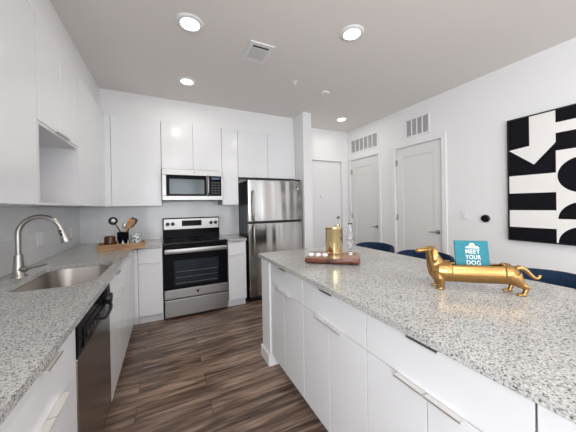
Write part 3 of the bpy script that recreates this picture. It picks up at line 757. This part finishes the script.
bm = nb(); prism(bm, [(x, y) for x, y in rrect(-bl/2*.965, bl/2*.965, -bd/2*.965, bd/2*.965, .018, 5)], .0412, .0422); obj('top_surface', bm, WALTOP, t, local=True)
for sx in (-1, 1):
    for sy in (-1, 1): obj('foot', lathe(nb(), [(.001, 0), (.012, 0), (.014, .009), (.001, .009)], (sx*.14, sy*.105, 0), 14), BLK, t, True, local=True)
BT = CT+.0423
def on_board(x, y): p = cB+ux*x+uy*y; return (p.x, p.y, BT)
# gold canister
loc = (2.172, 1.62, BT)
t = thing('canister', 'shiny gold cylindrical canister with knobbed lid on the wooden board', 'canister', loc)
bm = nb()
lathe(bm, [(.001, 0), (.068, 0), (.072, .004), (.072, .010), (.067, .015), (.067, .190), (.069, .193), (.069, .202), (.066, .204), (.001, .204)], (0, 0, 0), 48); obj('body', bm, GOLD, t, True, local=True)
bm = lathe(nb(), [(.001, .2045), (.066, .2045), (.066, .209), (.050, .213), (.001, .214)], (0, 0, 0), 40); ld = obj('lid', bm, GOLD, t, True, local=True)
obj('knob', lathe(nb(), [(.001, .213), (.006, .213), (.006, .220), (.012, .225), (.010, .233), (.001, .236)], (.030, -.015, 0), 18), GOLD, ld, True, local=True)
# clear glass stemmed vase
loc = (2.262, 1.53, BT)
t = thing('glass_vase', 'clear glass stemmed bud vase on the wooden board beside the gold canister', 'vase', loc)
bm = lathe(nb(), [(0.001, 0.0), (0.0351, 0.0), (0.0351, 0.0036), (0.0108, 0.0096), (0.0081, 0.024), (0.0081, 0.072), (0.0175, 0.0864), (0.0297, 0.1056), (0.0324, 0.126), (0.027, 0.15), (0.0189, 0.18), (0.0162, 0.228), (0.0189, 0.24), (0.0169, 0.24), (0.0142, 0.228), (0.0169, 0.18), (0.0246, 0.15), (0.029, 0.126), (0.0257, 0.108), (0.0135, 0.0936), (0.001, 0.0912)], (0, 0, 0), 28); obj('body', bm, GLASS, t, 'all', local=True)
# white stones
STONE = pm('white_stone', (.82, .80, .78), .4)
for i, (px, lab) in enumerate(((-.155, 'white pebble on the wooden board, leftmost of three'), (-.105, 'white pebble on the wooden board, middle of three'), (-.055, 'white pebble on the wooden board, right one of three beside the canister'))):
    p = on_board(px, -.085)
    bm = nb(); ellipsoid(bm, (0, 0, .015), (.023, .019, .015), 18)
    for v in bm.verts: v.co.x += .003*math.sin(v.co.y*140+i)
    o = obj('pebble', bm, STONE, None, 'all'); o.location = p; o.rotation_euler = (0, 0, ba+.3*i); tag(o, lab, 'pebble', 'white pebbles on the wooden board')

# ------------------------------------------------------------------ tray with utensils in the corner
ta = R(5)
org = Vector((.350, 3.03, 0)); tl, td = .415, .25
ux = Vector((math.cos(ta), math.sin(ta), 0)); uy = Vector((-math.sin(ta), math.cos(ta), 0))
cT = org+ux*(tl/2)+uy*(td/2)
t = thing('wooden_tray', 'oak tray with raised sides set diagonally in the left counter corner', 'tray', (cT.x, cT.y, CT), ta)
obj('base', bx(-tl/2+.011, tl/2-.011, -td/2+.011, td/2-.011, .004, .014), OAK, t, local=True)
bm = nb(); th = .066
for q in (-td/2, td/2-.011): obj('long_side', bx(-tl/2, tl/2, q, q+.011, 0, th, bev=.002), OAK, t, local=True)
for q in (-tl/2, tl/2-.011): obj('short_side', bx(q, q+.011, -td/2+.011, td/2-.011, 0, th+.008, bev=.002), OAK, t, local=True)
TZ = CT+.0145
def on_tray(x, y): p = cT+ux*x+uy*y; return (p.x, p.y, TZ)
# dark wood jar
t = thing('lidded_jar', 'small dark brown wooden lidded jar at the left of the oak tray', 'jar', (.435, 3.16, TZ), ta)
obj('body', lathe(nb(), [(.001, 0), (.042, 0), (.050, .01), (.052, .07), (.048, .092), (.001, .092)], (0, 0, 0), 28), JARW, t, True, local=True)
obj('lid', lathe(nb(), [(.001, .0925), (.050, .0925), (.052, .104), (.047, .124), (.034, .132), (.001, .134)], (0, 0, 0), 28), JARW, t, True, local=True)
# utensil crock
cr = (.550, 3.165, TZ)
t = thing('utensil_crock', 'black crock with white triangles holding utensils on the oak tray', 'crock', cr, ta)
ck_ = obj('body', lathe(nb(), [(.001, 0), (.050, 0), (.053, .005), (.053, .160), (.055, .165), (.050, .165), (.048, .02), (.001, .02)], (0, 0, 0), 32), BLACKGLOSS, t, True, local=True)
bm = nb(); r0 = .0537
for k in range(6):
    a0 = 2*PI*k/6-PI/2
    pts = [(a0-.42, .012), (a0+.42, .012), (a0, .085)]
    m = 8; tri = []
    for q in range(m+1):   # strip from base to apex
        f = q/m; z = .012+.073*f; hw = .42*(1-f)+.01
        tri.append([(r0*math.cos(a0+hw*s), r0*math.sin(a0+hw*s), z) for s in (-1, -.5, 0, .5, 1)]+[((r0-.001)*math.cos(a0+hw*s), (r0-.001)*math.sin(a0+hw*s), z) for s in (1, .5, 0, -.5, -1)])
    loft(bm, tri)
obj('glaze_pattern', bm, WHITEI, ck_, local=True, label='white triangle pattern')
def utensil(name, label, build, tip, basep=(0, 0)):
    t = thing(name, label, 'utensil', (cr[0], cr[1], cr[2]+.055), ta, None); build(t); return t
def lad(t):
    obj('handle', tube(nb(), [(.020, 0, 0), (-.03, 0, .13), (-.062, -.004, .195)], [.006, .006, .005], 10), BLK, t, True, local=True)
    bm = nb(); c = Vector((-.085, -.006, .232)); pts = [c+Vector((.033*math.cos(a), 0, .033*math.sin(a))) for a in [2*PI*k/24 for k in range(25)]]
    tube(bm, pts, .009, 8); obj('hoop', bm, BLK, t, True, local=True)
    bm = nb(); ellipsoid(bm, (c.x, c.y+.006, c.z), (.028, .008, .028), 16); obj('bowl', bm, STEEL, t, True, local=True, label='shiny steel ladle bowl')
utensil('ladle', 'black and steel ladle leaning left in the utensil crock', lad, None)
def sp(t):
    obj('handle', tube(nb(), [(-.01, .012, 0), (.012, .018, .15)], [.005, .004], 10), STEEL, t, True, local=True)
    obj('bowl', ellipsoid(nb(), (.016, .018, .178), (.023, .007, .032), 16), STEEL, t, True, local=True)
utensil('serving_spoon', 'short steel serving spoon in the middle of the utensil crock', sp, None)
def spa(t):
    obj('handle', tube(nb(), [(-.01, -.012, 0), (.042, -.012, .15)], [.007, .008], 10), SPOONW, t, True, local=True)
    bm = nb(); rings = []
    for f, wd in ((0, .010), (.2, .020), (.5, .031), (.8, .033), (1, .022)):
        c = Vector((.042+.050*f, -.012, .148+.095*f)); d = Vector((.88, 0, -.46))
        rings.append([c-d*wd+Vector((0, -.005, 0)), c+d*wd+Vector((0, -.005, 0)), c+d*wd+Vector((0, .005, 0)), c-d*wd+Vector((0, .005, 0))])
    loft(bm, rings); obj('blade', bm, SPOONW, t, local=True)
utensil('wooden_spatula', 'orange-brown wooden spatula leaning right in the utensil crock', spa, None)
def bspa(t):
    obj('handle', tube(nb(), [(.0, .024, 0), (.058, .026, .15)], [.006, .006], 10), BLK, t, True, local=True)
    bm = nb(); rings = []
    for f, wd in ((0, .012), (.2, .028), (.6, .037), (.9, .036), (1, .028)):
        c = Vector((.058+.056*f, .026, .148+.105*f)); d = Vector((.88, 0, -.46))
        rings.append([c-d*wd+Vector((0, -.003, 0)), c+d*wd+Vector((0, -.003, 0)), c+d*wd+Vector((0, .003, 0)), c-d*wd+Vector((0, .003, 0))])
    loft(bm, rings); obj('blade', bm, BLK, t, local=True)
utensil('turner', 'black turner behind the wooden spatula in the utensil crock', bspa, None)
def mug(loc, label, rz):
    t = thing('mug', label, 'mug', loc, rz)
    obj('body', lathe(nb(), [(.001, 0), (.048, 0), (.052, .004), (.052, .135), (.0535, .140), (.0485, .140), (.047, .01), (.001, .01)], (0, 0, 0), 28), MUGM, t, True, local=True)
    obj('handle', tube(nb(), smoothpts([(.051, 0, .11), (.072, 0, .105), (.078, 0, .070), (.070, 0, .038), (.051, 0, .032)], 4), .005, 8), MUGM, t, True, local=True)
mug((.668, 3.172, TZ), 'white mug with blue pattern at the right end of the oak tray', R(70))

# ------------------------------------------------------------------ wall fittings
def outlet(name, label, cat, wall, y, z, w_=.072, h=.116, toggles=1, kind='outlet'):
    if wall == 'L': x0, s = .008, 1
    else: x0, s = XR, -1
    t = thing(name, label, cat, (x0, y, z))
    pl = obj('cover_plate', bx(x0, x0+s*.006, y-w_/2, y+w_/2, z-h/2, z+h/2, bev=.002), WHITEP, t)
    for k in range(toggles):
        yy = y+(k-(toggles-1)/2)*.046
        if kind == 'switch': obj('rocker', bx(x0+s*.006, x0+s*.010, yy-.016, yy+.016, z-.033, z+.033, bev=.0015), WHITEP, pl)
        else:
            obj('receptacle', bx(x0+s*.006, x0+s*.0085, yy-.017, yy+.017, z-.034, z+.034, bev=.001), WHITEP, pl)
outlet('wall_outlet', 'white double outlet plate on the left backsplash beside the faucet', 'outlet', 'L', 2.80, 1.10, w_=.118, toggles=2)
outlet('wall_outlet', 'white single outlet plate on the left backsplash near the far corner', 'outlet', 'L', 3.55, 1.09)
outlet('light_switch', 'white light switch on the right wall beside the nearest door', 'switch', 'R', 1.765, 1.195, h=.118, kind='switch')
t = thing('thermostat', 'small round black thermostat on the right wall near the picture', 'thermostat', (XR, 1.541, 1.158))
obj('mount_ring', lathe(nb(), [(.001, 0), (.043, 0), (.043, -.008), (.001, -.008)], (XR, 1.541, 1.158), 32, 'x'), pm('thermostat_ring', (.15, .15, .16), .3, .8), t, True)
obj('dial', lathe(nb(), [(.001, -.008), (.040, -.008), (.040, -.022), (.036, -.026), (.001, -.026)], (XR, 1.541, 1.158), 32, 'x'), BGLASS, t, True)

def wall_vent(y0, y1, z0, z1, nslot, label):
    t = thing('air_return_grille', label, 'vent', (XR, (y0+y1)/2, z0))
    obj('backing', bx(XR-.003, XR, y0+.02, y1-.02, z0+.02, z1-.02), GRILLE, t)
    bm = nb(); f = .026
    box(bm, XR-.012, XR, y0, y0+f, z0, z1); box(bm, XR-.012, XR, y1-f, y1, z0, z1); box(bm, XR-.012, XR, y0+f, y1-f, z0, z0+f); box(bm, XR-.012, XR, y0+f, y1-f, z1-f, z1)
    iw = (y1-y0-2*f)/nslot
    for k in range(1, nslot): box(bm, XR-.011, XR-.003, y0+f+k*iw-.008, y0+f+k*iw+.008, z0+f, z1-f)
    obj('frame', bm, WHITEP, t)
    bm = nb(); zz = z0+f
    while zz < z1-f-.008:
        vs = [(XR-.003, y0+f, zz+.008), (XR-.009, y0+f, zz), (XR-.009, y1-f, zz), (XR-.003, y1-f, zz+.008)]
        bm.faces.new([bm.verts.new(v) for v in vs]); zz += .0125
    lv = obj('louvers', bm, pm('louver_grey', (.62, .62, .62), .5), t); so = lv.modifiers.new('s', 'SOLIDIFY'); so.thickness = .001
wall_vent(3.105, 3.805, 2.318, 2.595, 6, 'white wall air grille with six sections above the door nearest the entry')
wall_vent(2.185, 2.575, 2.312, 2.600, 4, 'white wall air grille with four sections above the door nearest the camera')

# ceiling fittings
def downlight(x, y, r, label, power=LAMP_POWER):
    t = thing('recessed_ceiling_light', label, 'ceiling light', (x, y, H), 0, 'recessed ceiling lights')
    obj('trim_ring', lathe(nb(), [(r*.86, -.001), (r*.86, -.012), (r*1.0, -.014), (r*1.22, -.006), (r*1.26, 0), (r*.86, 0)], (x, y, H), 36, cap=False), WHITEP, t, True)
    obj('diffuser', lathe(nb(), [(.001, -.001), (r*.855, -.001), (r*.855, -.009), (.001, -.009)], (x, y, H), 36), LED, t)
    a = area('downlight_glow', (x, y, H-.016), (0, 0, 0), r*1.7, 0, power, LAMP_COL, 'DISK')
downlight(1.164, 2.066, .083, 'lit round ceiling light near the left, nearest the camera')
downlight(1.209, 3.028, .078, 'lit round ceiling light near the back wall above the stove')
downlight(2.395, 1.624, .080, 'lit round ceiling light above the island')
downlight(3.63, 3.326, .080, 'lit round ceiling light in front of the entry door')
for x, y in ((1.2, -.9), (2.9, -.9), (1.2, -2.5), (2.9, -2.5)): downlight(x, y, .08, 'added ceiling light behind the camera, out of view', 11)  # unseen lights, added to brighten the room from behind
vx0, vx1, vy0, vy1 = 1.650, 1.880, 2.055, 2.345
t = thing('ceiling_vent', 'square white air register in the ceiling between the lights', 'vent', ((vx0+vx1)/2, (vy0+vy1)/2, H))
bm = nb(); f = .038; zz = H-.012
box(bm, vx0, vx0+f, vy0, vy1, zz, H, bev=.003); box(bm, vx1-f, vx1, vy0, vy1, zz, H, bev=.003); box(bm, vx0+f, vx1-f, vy0, vy0+f, zz, H); box(bm, vx0+f, vx1-f, vy1-f, vy1, zz, H)
obj('frame', bm, WHITEP, t)
obj('dark_opening', bx(vx0+f, vx1-f, vy0+f, vy1-f, H-.002, H), pm('vent_dark', (.03, .03, .03), .8), t)
bm = nb(); yy = vy0+f+.035
while yy < vy1-f-.012:
    vs = [(vx0+f, yy, H-.003), (vx1-f, yy, H-.003), (vx1-f, yy+.009, H-.011), (vx0+f, yy+.009, H-.011)]
    bm.faces.new([bm.verts.new(v) for v in vs]); yy += .0125
lv = obj('slats', bm, pm('slat_grey', (.60, .60, .60), .5), t); so = lv.modifiers.new('s', 'SOLIDIFY'); so.thickness = .001
t = thing('sprinkler_head', 'small white fire sprinkler head on the ceiling', 'sprinkler', (2.341, 2.546, H))
obj('escutcheon', lathe(nb(), [(.001, 0), (.034, 0), (.030, -.008), (.001, -.010)], (2.341, 2.546, H), 24), WHITEP, t, True)
obj('head', lathe(nb(), [(.001, -.010), (.010, -.010), (.008, -.030), (.018, -.034), (.018, -.037), (.001, -.038)], (2.341, 2.546, H), 18), WHITEP, t, True)
bm = lathe(nb(), [(.001, 0), (.055, 0), (.055, -.010), (.048, -.020), (.001, -.022)], (2.816, 2.627, H), 32)
o = base_origin(obj('smoke_detector', bm, WHITEP, None, True)); tag(o, 'flat round white cover on the ceiling before the entry passage', 'smoke detector')

# ------------------------------------------------------------------ framed graphic on the right wall
PY1, PY0, PZ0, PZ1 = 1.318, .075, .945, 2.188; PX = 4.190
t = thing('framed_artwork', 'large square black and white abstract picture with an arrow on the right wall', 'picture', (XR-.001, (PY0+PY1)/2, PZ0))
bm = nb(); f = .012
box(bm, PX-.004, XR-.001, PY0, PY0+f, PZ0, PZ1); box(bm, PX-.004, XR-.001, PY1-f, PY1, PZ0, PZ1); box(bm, PX-.004, XR-.001, PY0+f, PY1-f, PZ0, PZ0+f); box(bm, PX-.004, XR-.001, PY0+f, PY1-f, PZ1-f, PZ1)
obj('frame', bm, BLK, t)
cv = obj('canvas', bx(PX+.001, XR-.002, PY0+f, PY1-f, PZ0+f, PZ1-f), ARTB, t)
def shape(poly, mat, d):
    bm = nb(); prism(bm, poly, PX+.001-d, PX+.0012-d+.0003, 'yz'); return obj('printed_shape', bm, mat, cv)
ye, yb_ = PY1-f-.001, PY0+f+.001
zt_, zb_ = PZ1-f-.001, PZ0+f+.001
cyc = .792
shape([(1.143, zt_), (1.143, 1.889), (ye-.001, 1.872), (1.11, 1.702), (.959, 1.884), (.959, zt_)], ARTW, .0004)
shape([(.959, 2.062), (.959, 1.966), (.30, 1.966), (.30, 2.062)], ARTW, .0004)
shape([(.959, 1.805), (.959, zb_), (.62, zb_), (.62, 1.805)], ARTW, .0004)
shape([(ye, 1.606), (ye, 1.428), (.9595, 1.424), (.9595, 1.604)], ARTW, .0004)
shape([(ye, 1.256), (ye, 1.084), (.9595, 1.084), (.9595, 1.256)], ARTW, .0004)
circ = lambda cy, cz, r, a0=0, a1=360, n=40: [(cy+r*math.cos(R(a0+(a1-a0)*k/n)), cz+r*math.sin(R(a0+(a1-a0)*k/n))) for k in range(n+(0 if a1-a0 >= 360 else 1))]
shape(circ(cyc, 1.571, .158), ARTB, .0008)
shape(circ(cyc, 1.177, .155, 0, 180), ARTB, .0008)
shape(circ(cyc, zb_, .155, 0, 180), ARTB, .0008)
shape([(.60, 1.75), (.60, 1.45), (.14, 1.45), (.14, 1.75)], ARTW, .0004)
shape([(.50, 1.30), (.50, zb_), (.30, zb_), (.30, 1.30)], ARTW, .0004)
